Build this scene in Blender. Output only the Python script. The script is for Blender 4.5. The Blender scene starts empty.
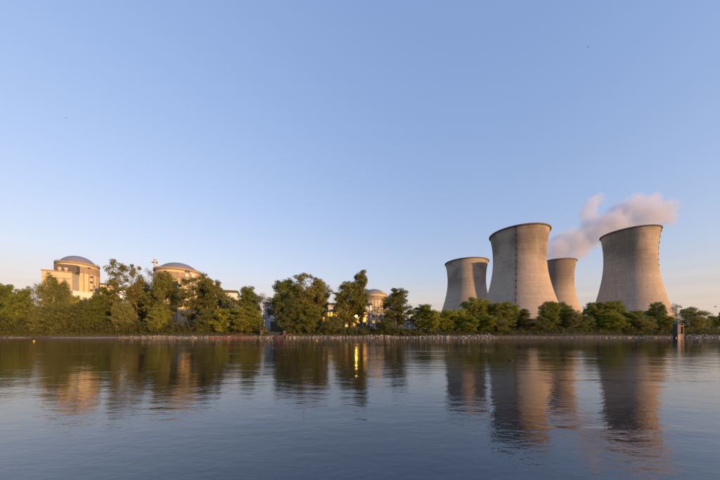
import bpy, bmesh, math, random
import numpy as np
from mathutils import Vector, Matrix

# ------------------------------------------------------------------ camera, sky, sun, exposure
sc = bpy.context.scene
C = sc.collection
F, HOR, CAMZ = 255.0, 333.0, 2.0          # focal length and horizon row of the 720x480 photograph, eye height
cam_d = bpy.data.cameras.new('camera'); cam = bpy.data.objects.new('camera', cam_d); C.objects.link(cam)
cam.location = (0, 0, CAMZ); cam.rotation_euler = (math.radians(90), 0, 0)
cam_d.sensor_width = 36; cam_d.lens = 36*F/720; cam_d.shift_y = (HOR-240)/720
cam_d.clip_start = 0.1; cam_d.clip_end = 30000
sc.camera = cam

SUN_EL = math.radians(4.2)
SX, SY = 0.790, -0.613                     # horizontal direction towards the sun: right and behind the viewer
world = bpy.data.worlds.new('World'); sc.world = world; world.use_nodes = True
nt = world.node_tree; bg = nt.nodes['Background']
sky = nt.nodes.new('ShaderNodeTexSky'); sky.sky_type = 'NISHITA'; sky.sun_disc = False
sky.sun_elevation = SUN_EL; sky.sun_rotation = math.atan2(SX, SY)
sky.altitude = 200; sky.air_density = 1.6; sky.dust_density = 1.0; sky.ozone_density = 1.0
# evening sky flattened as by multiple scattering, evenly over the whole dome
EXPO = 0.6; SKY_STRENGTH = 0.12
sep = nt.nodes.new('ShaderNodeSeparateColor'); com = nt.nodes.new('ShaderNodeCombineColor'); nt.links.new(sky.outputs[0], sep.inputs[0])
for i, (p, gn) in enumerate(((.682, 1.295), (.563, 1.279), (.439, 1.691))):
    pw = nt.nodes.new('ShaderNodeMath'); pw.operation = 'POWER'; pw.inputs[1].default_value = p
    ml = nt.nodes.new('ShaderNodeMath'); ml.operation = 'MULTIPLY'; ml.inputs[1].default_value = gn*.15**p/(SKY_STRENGTH*2**EXPO)
    nt.links.new(sep.outputs[i], pw.inputs[0]); nt.links.new(pw.outputs[0], ml.inputs[0]); nt.links.new(ml.outputs[0], com.inputs[i])
# thin mauve evening cloud banks hugging the horizon all round
tc = nt.nodes.new('ShaderNodeTexCoord'); sx = nt.nodes.new('ShaderNodeSeparateXYZ'); nt.links.new(tc.outputs['Generated'], sx.inputs[0])
mr = nt.nodes.new('ShaderNodeMapRange'); mr.interpolation_type = 'SMOOTHSTEP'; nt.links.new(sx.outputs[2], mr.inputs[0])
for i, q in enumerate((0.0, .24, .75, 0.0)): mr.inputs[i+1].default_value = q
mp = nt.nodes.new('ShaderNodeMapping'); mp.inputs['Scale'].default_value = (2.2, 2.2, 30); nt.links.new(tc.outputs['Generated'], mp.inputs[0])
cn = nt.nodes.new('ShaderNodeTexNoise'); cn.inputs['Scale'].default_value = 1.6; cn.inputs['Detail'].default_value = 4; nt.links.new(mp.outputs[0], cn.inputs['Vector'])
cr = nt.nodes.new('ShaderNodeMapRange'); nt.links.new(cn.outputs['Fac'], cr.inputs[0])
for i, q in enumerate((.42, .62, 0, 1)): cr.inputs[i+1].default_value = q
cc = nt.nodes.new('ShaderNodeMix'); cc.data_type = 'RGBA'; nt.links.new(cr.outputs[0], cc.inputs[0])
ks = 1/(SKY_STRENGTH*2**EXPO)
cc.inputs[6].default_value = (.74*ks, .63*ks, .58*ks, 1); cc.inputs[7].default_value = (.64*ks, .53*ks, .53*ks, 1)
mxw = nt.nodes.new('ShaderNodeMix'); mxw.data_type = 'RGBA'; nt.links.new(mr.outputs[0], mxw.inputs[0])
nt.links.new(com.outputs[0], mxw.inputs[6]); nt.links.new(cc.outputs[2], mxw.inputs[7])
nt.links.new(mxw.outputs[2], bg.inputs[0]); bg.inputs[1].default_value = SKY_STRENGTH

sun_d = bpy.data.lights.new('sun', 'SUN'); sun = bpy.data.objects.new('sun', sun_d); C.objects.link(sun)
sun_d.energy = 4.0; sun_d.angle = math.radians(0.6); sun_d.color = (1.0, 0.55, 0.22)
sv = Vector((SX*math.cos(SUN_EL), SY*math.cos(SUN_EL), math.sin(SUN_EL)))
sun.rotation_euler = sv.to_track_quat('Z', 'Y').to_euler()

sc.view_settings.view_transform = 'Standard'; sc.view_settings.look = 'None'
sc.view_settings.exposure = EXPO; sc.view_settings.gamma = 1.0; sc.view_settings.use_curve_mapping = False
sc.cycles.volume_bounces = 2; sc.cycles.max_bounces = 8; sc.cycles.transparent_max_bounces = 8
sc.cycles.volume_step_rate = 1.0

rng = random.Random(7)
R = math.radians
def at(px, py, Y):                          # where a ray through the photograph meets the plane at depth Y
    return ((px-360)/F*Y, Y, CAMZ+(HOR-py)/F*Y)

# ------------------------------------------------------------------ helpers
class MB:
    def __init__(s): s.v = []; s.f = []
    def box(s, x0, x1, y0, y1, z0, z1):
        b = len(s.v)
        s.v += [(x0,y0,z0),(x1,y0,z0),(x1,y1,z0),(x0,y1,z0),(x0,y0,z1),(x1,y0,z1),(x1,y1,z1),(x0,y1,z1)]
        s.f += [tuple(b+i for i in q) for q in ((0,3,2,1),(4,5,6,7),(0,1,5,4),(1,2,6,5),(2,3,7,6),(3,0,4,7))]
        return s
    def lathe(s, prof, n=32, cx=0, cy=0, close=False, a0=0.0, a1=2*math.pi):
        b = len(s.v); full = abs(a1-a0-2*math.pi) < 1e-6; m = n if full else n+1
        for (r, z) in prof:
            for i in range(m):
                a = a0+(a1-a0)*i/n
                s.v.append((cx+r*math.cos(a), cy+r*math.sin(a), z))
        for k in range(len(prof)-1):
            for i in range(n):
                j = (i+1) % m
                s.f.append((b+k*m+i, b+k*m+j, b+(k+1)*m+j, b+(k+1)*m+i))
        if close:
            s.f.append(tuple(b+i for i in reversed(range(m))))
            s.f.append(tuple(b+(len(prof)-1)*m+i for i in range(m)))
        return s
    def tube(s, pts, rad, n=6, caps=True):
        pts = [Vector(p) for p in pts]
        if not hasattr(rad, '__len__'): rad = [rad]*len(pts)
        b = len(s.v); 
        for k, p in enumerate(pts):
            d = (pts[min(k+1, len(pts)-1)]-pts[max(k-1, 0)])
            d = d.normalized() if d.length > 1e-9 else Vector((0,0,1))
            u = d.cross(Vector((0,0,1)) if abs(d.z) < .95 else Vector((1,0,0))).normalized(); w = d.cross(u)
            for i in range(n):
                a = 2*math.pi*i/n
                s.v.append(tuple(p+rad[k]*(math.cos(a)*u+math.sin(a)*w)))
        for k in range(len(pts)-1):
            for i in range(n):
                j = (i+1) % n
                s.f.append((b+k*n+i, b+k*n+j, b+(k+1)*n+j, b+(k+1)*n+i))
        if caps:
            s.f.append(tuple(b+i for i in range(n))); s.f.append(tuple(b+(len(pts)-1)*n+i for i in reversed(range(n))))
        return s
    def sphere(s, c, r, n=10, m=6, sc=(1,1,1)):
        b = len(s.v)
        for k in range(m+1):
            t = math.pi*k/m
            for i in range(n):
                a = 2*math.pi*i/n
                s.v.append((c[0]+sc[0]*r*math.sin(t)*math.cos(a), c[1]+sc[1]*r*math.sin(t)*math.sin(a), c[2]+sc[2]*r*math.cos(t)))
        for k in range(m):
            for i in range(n):
                j = (i+1) % n
                s.f.append((b+k*n+i, b+(k+1)*n+i, b+(k+1)*n+j, b+k*n+j))
        return s
    def mesh(s, name, mat, smooth=False):
        me = bpy.data.meshes.new(name); me.from_pydata(s.v, [], s.f); me.validate()
        if mat: me.materials.append(mat)
        if smooth:
            me.polygons.foreach_set('use_smooth', [True]*len(me.polygons))
        me.update(); return me
    def build(s, name, mat, parent=None, smooth=False, loc=None, rz=0):
        return link(name, s.mesh(name, mat, smooth), parent, loc, rz)
def link(name, me, parent=None, loc=None, rz=0):
    o = bpy.data.objects.new(name, me); C.objects.link(o)
    if parent: o.parent = parent
    if loc: o.location = loc
    if rz: o.rotation_euler = (0, 0, rz)
    return o
def tag(o, label=None, cat=None, group=None, kind=None):
    if label: o['label'] = label
    if cat: o['category'] = cat
    if group: o['group'] = group
    if kind: o['kind'] = kind
    return o
def thing(name, label, cat, loc=(0,0,0), rz=0, group=None):
    o = bpy.data.objects.new(name, None); C.objects.link(o); o.empty_display_size = 0.5
    o.location = loc; o.rotation_euler = (0, 0, rz)
    return tag(o, label, cat, group)

# ------------------------------------------------------------------ materials
def mat(name):
    m = bpy.data.materials.new(name); m.use_nodes = True
    return m, m.node_tree, m.node_tree.nodes['Principled BSDF']
def N(t, kind, **kw):
    n = t.nodes.new(kind)
    for k, v in kw.items(): setattr(n, k, v)
    return n
def math_(t, op, a, b=None, clamp=False):
    n = t.nodes.new('ShaderNodeMath'); n.operation = op; n.use_clamp = clamp
    for i, x in enumerate((a, b)):
        if x is None: continue
        if isinstance(x, (int, float)): n.inputs[i].default_value = x
        else: t.links.new(x, n.inputs[i])
    return n.outputs[0]
def mapr(t, x, a, b, c, d, smooth=True):
    n = t.nodes.new('ShaderNodeMapRange'); n.interpolation_type = 'SMOOTHSTEP' if smooth else 'LINEAR'
    t.links.new(x, n.inputs[0])
    for i, q in enumerate((a, b, c, d)): n.inputs[i+1].default_value = q
    return n.outputs[0]
def mixc(t, fac, a, b, blend='MIX'):
    n = t.nodes.new('ShaderNodeMix'); n.data_type = 'RGBA'; n.blend_type = blend
    for sock, x in ((n.inputs[0], fac), (n.inputs[6], a), (n.inputs[7], b)):
        if isinstance(x, (int, float)): sock.default_value = x
        elif isinstance(x, tuple): sock.default_value = (*x, 1) if len(x) == 3 else x
        else: t.links.new(x, sock)
    return n.outputs[2]
def noise(t, scale, detail=3, rough=.55, vec=None, mscale=None):
    n = t.nodes.new('ShaderNodeTexNoise'); n.inputs['Scale'].default_value = scale
    n.inputs['Detail'].default_value = detail; n.inputs['Roughness'].default_value = rough
    if vec is not None:
        if mscale:
            mp = t.nodes.new('ShaderNodeMapping'); mp.inputs['Scale'].default_value = mscale
            t.links.new(vec, mp.inputs[0]); vec = mp.outputs[0]
        t.links.new(vec, n.inputs['Vector'])
    return n.outputs['Fac']
def objco(t): return t.nodes.new('ShaderNodeTexCoord').outputs['Object']
def bump(t, bsdf, h, strength, dist):
    b = t.nodes.new('ShaderNodeBump'); b.inputs['Strength'].default_value = strength; b.inputs['Distance'].default_value = dist
    t.links.new(h, b.inputs['Height']); t.links.new(b.outputs[0], bsdf.inputs['Normal'])

def simple(name, col, rough=.8, var=.25, scale=.6, metal=0, streak=True):
    m, t, b = mat(name)
    co = objco(t)
    n1 = noise(t, scale, 4, .6, co)
    n2 = noise(t, 1.0, 3, .6, co, (1.2, 1.2, .08)) if streak else noise(t, scale*6, 3, .6, co)
    f = math_(t, 'MULTIPLY_ADD', n1, var); t.nodes[-1].inputs[2].default_value = 1-var*.75
    f2 = math_(t, 'MULTIPLY_ADD', n2, var); t.nodes[-1].inputs[2].default_value = 1-var*.6
    f = math_(t, 'MULTIPLY', f, f2)
    vm = t.nodes.new('ShaderNodeVectorMath'); vm.operation = 'SCALE'; vm.inputs[0].default_value = col
    t.links.new(f, vm.inputs['Scale']); t.links.new(vm.outputs[0], b.inputs['Base Color'])
    b.inputs['Roughness'].default_value = rough; b.inputs['Metallic'].default_value = metal
    return m
def emit(name, col, st):
    m, t, b = mat(name); b.inputs['Base Color'].default_value = (*col, 1)
    b.inputs['Emission Color'].default_value = (*col, 1); b.inputs['Emission Strength'].default_value = st
    return m

def tower_mat():
    m, t, b = mat('tower_concrete'); co = objco(t)
    sep = N(t, 'ShaderNodeSeparateXYZ'); t.links.new(co, sep.inputs[0]); x, y, z = sep.outputs
    ang = math_(t, 'ARCTAN2', y, x)
    lift = math_(t, 'FLOOR', math_(t, 'DIVIDE', z, 1.55))
    wn = N(t, 'ShaderNodeTexWhiteNoise', noise_dimensions='1D'); t.links.new(lift, wn.inputs['W'])
    # panel by panel variation
    cell = math_(t, 'FLOOR', math_(t, 'MULTIPLY', ang, 22.0))
    cv = N(t, 'ShaderNodeCombineXYZ'); t.links.new(cell, cv.inputs[0]); t.links.new(lift, cv.inputs[1])
    wp = N(t, 'ShaderNodeTexWhiteNoise', noise_dimensions='2D'); t.links.new(cv.outputs[0], wp.inputs['Vector'])
    oi = N(t, 'ShaderNodeObjectInfo')
    off = N(t, 'ShaderNodeVectorMath', operation='ADD'); t.links.new(co, off.inputs[0])
    rs = math_(t, 'MULTIPLY', oi.outputs['Random'], 900); cr = N(t, 'ShaderNodeCombineXYZ')
    t.links.new(rs, cr.inputs[0]); t.links.new(rs, cr.inputs[2]); t.links.new(cr.outputs[0], off.inputs[1])
    big = noise(t, .022, 4, .55, off.outputs[0])
    hb = noise(t, .035, 4, .6, off.outputs[0], (.5, .5, 3.2))
    streak = noise(t, .16, 5, .7, off.outputs[0], (2.2, 2.2, .09))
    fine = noise(t, .7, 4, .7, co)
    v = math_(t, 'MULTIPLY_ADD', wn.outputs['Value'], .10); t.nodes[-1].inputs[2].default_value = .94
    def mul(v, n, k, c):
        q = math_(t, 'MULTIPLY_ADD', n, k); t.nodes[-1].inputs[2].default_value = c
        return math_(t, 'MULTIPLY', v, q)
    v = mul(v, wp.outputs['Value'], .12, .94); v = mul(v, hb, .26, .87); v = mul(v, streak, .55, .72)
    v = mul(v, fine, .40, .80)
    # soot stains where the plume washes the upper shell
    st = math_(t, 'MULTIPLY', mapr(t, z, 62, 100, 0, 1), mapr(t, big, .40, .60, 0, 1))
    v = math_(t, 'MULTIPLY', v, math_(t, 'MULTIPLY_ADD', st, -.50)); t.nodes[-2].inputs[2].default_value = 1.0
    # darker pour rings
    ring = N(t, 'ShaderNodeMath', operation='PINGPONG'); t.links.new(z, ring.inputs[0]); ring.inputs[1].default_value = 9.3
    v = mul(v, mapr(t, ring.outputs[0], 0, .55, 0, 1), .12, .88)
    col = mixc(t, big, (.355, .297, .232), (.42, .352, .274))
    sc_ = N(t, 'ShaderNodeVectorMath', operation='SCALE'); t.links.new(col, sc_.inputs[0]); t.links.new(v, sc_.inputs['Scale'])
    t.links.new(sc_.outputs[0], b.inputs['Base Color']); b.inputs['Roughness'].default_value = .92
    # form-lift joints and vertical ribs
    fr = math_(t, 'FRACT', math_(t, 'DIVIDE', z, 1.55)); j = mapr(t, fr, 0, .14, 0, 1)
    rib = math_(t, 'FRACT', math_(t, 'MULTIPLY', ang, 22.0)); rj = mapr(t, rib, 0, .2, 0, 1)
    h = math_(t, 'ADD', math_(t, 'MULTIPLY', j, .6), math_(t, 'ADD', math_(t, 'MULTIPLY', rj, .5), math_(t, 'MULTIPLY', fine, .5)))
    bump(t, b, h, .55, .12)
    return m

M = {}
M['tower'] = tower_mat()
M['rim'] = simple('rim_concrete', (.17, .145, .125), .9, .3)
M['steel_dark'] = simple('dark_steel', (.10, .09, .085), .6, .3)
M['reactor'] = simple('reactor_concrete', (.62, .53, .335), .9, .45, .25)
M['reactor_trim'] = simple('weathered_trim', (.37, .285, .19), .9, .55, .5)
M['recess_dark'] = simple('shaded_recess', (.13, .11, .095), .9, .3, .3)  # dark colour carries the shade inside a recess
M['dome'] = simple('dome_cladding', (.19, .21, .27), .5, .15, .2)
M['white'] = simple('white_cladding', (.72, .68, .62), .6, .15, .2)
M['cream'] = simple('cream_render', (.55, .46, .34), .85, .25, .2)
M['greyclad'] = simple('grey_cladding', (.52, .52, .52), .6, .15, .2)
M['roofdark'] = simple('dark_roofing', (.07, .07, .08), .7, .3, .3)
M['glass_dark'] = simple('dark_glazing', (.03, .035, .04), .15, .1, .3)
M['yellow'] = simple('yellow_paint', (.80, .47, .02), .5, .12, .3)
M['orange'] = simple('orange_paint', (.65, .16, .04), .6, .15, .3)
M['boom'] = simple('orange_boom', (.30, .065, .03), .5, .15, .3, streak=False)
M['rust'] = simple('rusty_orange_steel', (.15, .07, .035), .7, .4, 1.2)
M['bluegrey'] = simple('blue_grey_steel', (.055, .058, .075), .55, .25, .6)
M['chan'] = simple('stained_concrete', (.10, .085, .07), .9, .4, .3)
M['bird'] = simple('dark_plumage', (.03, .028, .035), .8, .2, 3, streak=False)
M['glow_pane'] = emit('sun_glint_pane', (1.0, .46, .04), .9)  # glowing colour imitates low sun glinting off window glass
M['glint'] = emit('sun_glint_disc', (1.0, .60, .08), 22)  # added glow imitating one bright sun glint
M['buoy'] = simple('buoy_yellow', (.75, .55, .05), .5, .15, 2, streak=False)

def rock_mat():
    m, t, b = mat('riprap_stone'); co = objco(t)
    g = N(t, 'ShaderNodeAttribute', attribute_name='tint')
    n = noise(t, 1.4, 4, .6, co)
    c = mixc(t, g.outputs['Fac'], (.10, .085, .065), (.33, .285, .23))
    c = mixc(t, mapr(t, n, .35, .7, 0, .6), c, (.17, .15, .11))
    t.links.new(c, b.inputs['Base Color']); b.inputs['Roughness'].default_value = .95
    return m
M['rock'] = rock_mat()

def ground_mat():
    m, t, b = mat('bank_earth_and_grass'); co = objco(t)
    n1 = noise(t, .11, 5, .6, co); n2 = noise(t, 1.1, 4, .65, co); n3 = noise(t, .035, 3, .5, co)
    sep = N(t, 'ShaderNodeSeparateXYZ'); t.links.new(co, sep.inputs[0])
    earth = mixc(t, n2, (.075, .05, .032), (.14, .105, .07))
    grass = mixc(t, n2, (.035, .042, .016), (.075, .075, .028))
    hi = mapr(t, math_(t, 'ADD', sep.outputs[2], math_(t, 'MULTIPLY', n1, 2.2)), 1.7, 2.7, 0, 1)
    c = mixc(t, math_(t, 'MULTIPLY', hi, mapr(t, n3, .25, .5, .35, 1)), earth, grass)
    t.links.new(c, b.inputs['Base Color']); b.inputs['Roughness'].default_value = .95
    bump(t, b, n2, .8, .25)
    return m
M['ground'] = ground_mat()
M['sand'] = simple('pale_river_sand', (.33, .28, .22), .95, .3, .5, streak=False)

def water_mat():
    m, t, b = mat('river_water')
    geo = N(t, 'ShaderNodeNewGeometry'); co = geo.outputs['Position']
    # gusts and currents: long patches that ruffle more than the calm between them
    patch = noise(t, .035, 4, .6, co, (.35, 1.5, 1)); patch2 = noise(t, .5, 3, .6, co, (.05, .55, 1))
    k = math_(t, 'ADD', mapr(t, patch, .42, .64, .55, 1.25), mapr(t, patch2, .54, .78, 0, .8))
    w1 = noise(t, .55, 2, .5, co, (.55, 1.25, 1)); w2 = noise(t, 2.2, 3, .55, co, (.55, 1.35, 1)); w3 = noise(t, 6.5, 3, .55, co, (.8, 1.15, 1))
    w4 = noise(t, 22, 2, .5, co)
    h = math_(t, 'ADD', math_(t, 'MULTIPLY', w1, .072), math_(t, 'MULTIPLY', w2, .036))
    sp = N(t, 'ShaderNodeSeparateXYZ'); t.links.new(co, sp.inputs[0])
    shal = mapr(t, sp.outputs[1], 3, 20, 1.7, .8)      # choppier over the shallows by the near bank
    fine = math_(t, 'ADD', math_(t, 'MULTIPLY', w3, .0085), math_(t, 'MULTIPLY', w4, .0020))
    h = math_(t, 'ADD', h, math_(t, 'MULTIPLY', fine, shal))
    h = math_(t, 'MULTIPLY', h, k)
    bump(t, b, h, 1.0, .42)
    bed = noise(t, .9, 4, .6, co)
    c = mixc(t, mapr(t, bed, .4, .7, 0, 1), (.003, .006, .012), (.006, .009, .013))
    t.links.new(c, b.inputs['Base Color'])
    b.inputs['Roughness'].default_value = .02; b.inputs['IOR'].default_value = 1.95
    return m
M['water'] = water_mat()

def leaf_mat(name, dark, light):
    m, t, b = mat(name)
    a = N(t, 'ShaderNodeAttribute', attribute_name='tint'); oi = N(t, 'ShaderNodeObjectInfo')
    c = mixc(t, a.outputs['Fac'], dark, light)
    hs = N(t, 'ShaderNodeHueSaturation'); t.links.new(c, hs.inputs['Color'])
    v = math_(t, 'MULTIPLY_ADD', oi.outputs['Random'], .5); t.nodes[-1].inputs[2].default_value = .76
    hu = math_(t, 'MULTIPLY_ADD', oi.outputs['Random'], -.03); t.nodes[-1].inputs[2].default_value = .515
    t.links.new(v, hs.inputs['Value']); t.links.new(hu, hs.inputs['Hue'])
    t.links.new(hs.outputs[0], b.inputs['Base Color']); b.inputs['Roughness'].default_value = .75
    b.inputs['Specular IOR Level'].default_value = .25
    tr = N(t, 'ShaderNodeBsdfTranslucent'); t.links.new(hs.outputs[0], tr.inputs[0])
    mx = N(t, 'ShaderNodeMixShader'); mx.inputs[0].default_value = .38
    out = t.nodes['Material Output']
    t.links.new(b.outputs[0], mx.inputs[1]); t.links.new(tr.outputs[0], mx.inputs[2]); t.links.new(mx.outputs[0], out.inputs[0])
    return m
LEAF = {
 'A': leaf_mat('leaf_dark_green', (.088, .120, .022), (.330, .345, .058)),
 'B': leaf_mat('leaf_poplar', (.090, .098, .024), (.270, .250, .062)),
 'C': leaf_mat('leaf_columnar', (.075, .092, .022), (.230, .230, .055)),
 'E': leaf_mat('leaf_mid_green', (.086, .102, .024), (.295, .285, .060)),
 'D': leaf_mat('leaf_willow', (.092, .110, .032), (.300, .300, .088)),
 'F': leaf_mat('leaf_sparse', (.130, .115, .070), (.280, .240, .155)),
 'G': leaf_mat('leaf_yellow_green', (.115, .150, .018), (.390, .410, .046)),
 'S': leaf_mat('leaf_scrub', (.040, .054, .016), (.150, .150, .042)),
}
M['bark'] = simple('bark', (.10, .078, .055), .95, .4, 1.5)
M['bark_pale'] = simple('pale_bark', (.24, .20, .155), .9, .35, 1.5)

# ------------------------------------------------------------------ setting: ground, river
def wob(x):
    return 1.3*math.sin(x*.041+1.0)+.7*math.sin(x*.113)+.35*math.sin(x*.31+2)
g = MB()
prof = [(-9000,3),(-60,3),(-8,1.0),(0,.3),(4,-.5),(15,-2.5),(60,-3.5),(98,-2.2),(104.5,-.35),(106,.05),(107.2,.75),(109.5,1.35),(112,2.3),(116,3.1),(124,3.7),(140,4.2),(170,4.5),(260,4.8),(600,5),(9000,5)]
xs = [-9000,-3000,-1200,-700,-500]+[i*4.0 for i in range(-90, 91)]+[500,700,1200,3000,9000]
for (y, z) in prof:
    for x in xs:
        near = 98 < y < 118
        g.v.append((x, y+(wob(x) if near else 0), z+(.22*math.sin(x*.17+y)*math.sin(x*.053) if near and z > .5 else 0)))
W = len(xs)
for k in range(len(prof)-1):
    for i in range(W-1): g.f.append((k*W+i, k*W+i+1, (k+1)*W+i+1, (k+1)*W+i))
tag(g.build('ground', M['ground'], smooth=True), kind='structure')
w = MB(); w.v = [(-9000,-7,0),(9000,-7,0),(9000,112,0),(-9000,112,0)]; w.f = [(0,1,2,3)]
tag(w.build('river', M['water']), kind='structure')

def pebble_bar(name, px0, px1, depth, hmax):
    m = MB(); n = 60; rows = [0, .25, .6, 1]
    for r, q in enumerate(rows):
        for i in range(n+1):
            x = (px0+(px1-px0)*i/n-360)/F*105; e = math.sin(math.pi*i/n)**.5
            y0 = 105.2+wob(x)-depth*e*(1+.25*math.sin(i*.7))
            y1 = 106.2+wob(x)
            m.v.append((x, y0+(y1-y0)*q, (-.12, .08, .14*e+.06, .14)[r]*1.0+(hmax*e if r == 2 else 0)))
    for r in range(3):
        for i in range(n): m.f.append((r*(n+1)+i, r*(n+1)+i+1, (r+1)*(n+1)+i+1, (r+1)*(n+1)+i))
    return tag(m.build(name, M['sand'], smooth=True), kind='structure')
pebble_bar('sandbar', 48, 122, .9, .02)

# rock armour along the waterline: too small to pick apart
def icos():
    bm = bmesh.new(); bmesh.ops.create_icosphere(bm, subdivisions=1, radius=1)
    v = np.array([q.co[:] for q in bm.verts]); f = np.array([[q.index for q in p.verts] for p in bm.faces]); bm.free()
    return v, f
ICO_V, ICO_F = icos()
nr = np.random.default_rng(5)
def stones(name, spans, label):
    V, Fc, T = [], [], []; base = 0
    for (p0, p1, count, smin, smax, zt) in spans:
        for _ in range(count):
            px = nr.uniform(p0, p1); q = nr.uniform(0, 1); x = (px-360)/F*106.5
            zt2 = zt*(.75+.4*math.sin(x*.21)*math.sin(x*.067+1)+nr.uniform(-.25, .3)); y = 105.0+wob(x)+q*2.9+nr.uniform(-.5, .2); z = q*zt2-.05
            s = nr.uniform(smin*.6, smax)*(1+.9*(nr.random() < .06))
            sc3 = s*np.array([nr.uniform(.8, 1.5), nr.uniform(.7, 1.2), nr.uniform(.5, .9)])
            v = ICO_V*(1+nr.uniform(-.22, .22, (len(ICO_V), 1)))*sc3
            a = nr.uniform(0, 6.28); c_, s_ = math.cos(a), math.sin(a)
            v = v @ np.array([[c_, s_, 0], [-s_, c_, 0], [0, 0, 1]])+np.array([x, y, z])
            V.append(v); Fc.append(ICO_F+base); base += len(v); T.append(np.full(len(v), nr.uniform(0, 1)))
    me = np_mesh(name, np.concatenate(V), np.concatenate(Fc), np.concatenate(T), M['rock'])
    return tag(link(name, me), label, 'rocks', kind='stuff')
def np_mesh(name, V, Fa, T, material):
    me = bpy.data.meshes.new(name); n = Fa.shape[1]
    me.vertices.add(len(V)); me.vertices.foreach_set('co', V.astype(np.float32).ravel())
    me.loops.add(Fa.size); me.loops.foreach_set('vertex_index', Fa.astype(np.int32).ravel())
    me.polygons.add(len(Fa)); me.polygons.foreach_set('loop_start', np.arange(0, Fa.size, n, dtype=np.int32))
    if T is not None:
        at_ = me.attributes.new('tint', 'FLOAT', 'POINT'); at_.data.foreach_set('value', T.astype(np.float32))
    me.materials.append(material); me.update(calc_edges=True); return me
stones('riprap', [(118, 232, 800, .2, .42, .8), (232, 272, 240, .2, .4, .7), (286, 412, 1100, .2, .45, .9), (412, 492, 800, .2, .48, 1.0),
                  (492, 600, 200, .15, .32, .4), (600, 676, 300, .16, .36, .5), (684, 724, 200, .2, .5, .9), (0, 30, 60, .2, .4, .6)],
       'pale rock armour along the far waterline')

# ------------------------------------------------------------------ cooling towers
TH = 128.0
def hyper(Rr, z):
    a = .872*Rr; zt = .745*TH; c = .50*TH
    return a*math.sqrt(1+((z-zt)/c)**2)
def cooling_tower(px, Y, Rr, label, stair=None, nplat=15, k=1.0, kz=1.0, zmin=12):
    Y *= k; x = (px-360)/F*Y
    t = thing('cooling_tower', label, 'cooling tower', (x, Y, 4.9), 0, 'four concrete cooling towers'); t.scale = (k, k, k*kz)
    z0 = 7.5; out = [(hyper(Rr, z0+(TH-z0)*i/60), z0+(TH-z0)*i/60) for i in range(61)]
    inn = [(r-.7, z) for r, z in reversed(out)]
    m = MB().lathe(out+inn+[out[0]], 128); m.build('shell', M['tower'], t, True)
    rr = Rr
    MB().lathe([(rr-.9, TH-1.3), (rr+.05, TH-1.3), (rr+.45, TH-.9), (rr+.45, TH+.25), (rr-.9, TH+.25), (rr-.9, TH-1.3)], 128).build('rim', M['rim'], t)
    rb = hyper(Rr, z0); 
    MB().lathe([(rb+2.2, 0), (rb+2.2, 1.2), (rb+1.4, 1.2), (rb+1.4, 0)], 96).build('basin_kerb', M['rim'], t)
    MB().lathe([(rb-7, -.2), (rb-7, 12), (rb-9, 12)], 64).build('fill_screen', M['steel_dark'], t)
    nl = 36; rg = rb+.9
    lm = MB().tube([(rg, -math.pi*rg/nl, 0), (rb-.35, 0, z0+.6)], .42, 6).mesh('leg', M['rim'])
    lm2 = MB().tube([(rg, math.pi*rg/nl, 0), (rb-.35, 0, z0+.6)], .42, 6).mesh('leg', M['rim'])
    for i in range(nl):
        for q in (lm, lm2): link('leg', q, t, None, 2*math.pi*i/nl)
    if stair is not None:
        base = math.atan2(-Y, -x); a = base+stair
        def P(r, z, da=0): return (r*math.cos(a)-da*math.sin(a), r*math.sin(a)+da*math.cos(a), z)
        pts = [(hyper(Rr, 3+(TH-3)*i/40), 3+(TH-3)*i/40) for i in range(41)]
        l = MB()
        for da in (-.55, .55): l.tube([P(r+.9, z, da) for r, z in pts], .14, 5)
        for i in range(1, 200):
            z = 3+(TH-3)*i/200; r = hyper(Rr, z)+.9
            l.tube([P(r, z, -.55), P(r, z, .55)], .06, 4)
        lad = l.build('ladder', M['steel_dark'], t)
        for i in range(nplat):
            z = zmin+(TH-3-zmin)*i/(nplat-1); r = hyper(Rr, z)
            p = MB(); p.box(-.2, 2.3, -1.1, 1.1, 0, .22)
            for (bx, by) in ((2.2, -1.05), (2.2, 1.05), (2.2, 0), (.9, -1.05), (.9, 1.05)): p.tube([(bx, by, .2), (bx, by, 1.4)], .07, 4)
            p.box(2.13, 2.25, -1.08, 1.08, .75, 1.42); p.box(.2, 2.1, -1.1, -1.02, .75, 1.42); p.box(.2, 2.1, 1.02, 1.1, .75, 1.42)
            p.tube([(0, -.8, -1.6), (2.0, -.8, 0)], .09, 4); p.tube([(0, .8, -1.6), (2.0, .8, 0)], .09, 4)
            o = p.build('platform', M['steel_dark'], lad); o.scale = (.72, .8, .8); o.location = (r*math.cos(a), r*math.sin(a), z); o.rotation_euler = (0, 0, a)
    return t
cooling_tower(466.3, 442, 35.2, 'smaller looking cooling tower at far left of the four, crossed by a shadow', kz=.925)
cooling_tower(518.6, 322, 33.0, 'tallest cooling tower with a ladder line running down its middle', stair=-.07, kz=.953)
cooling_tower(554.6, 442, 30.0, 'cooling tower half hidden behind the tallest one, steam rising from it', kz=.925)
cooling_tower(629.2, 327, 27.6, 'rightmost cooling tower with platforms along its right edge', stair=1.80, k=.98, kz=.972, nplat=7, zmin=82)

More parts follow.
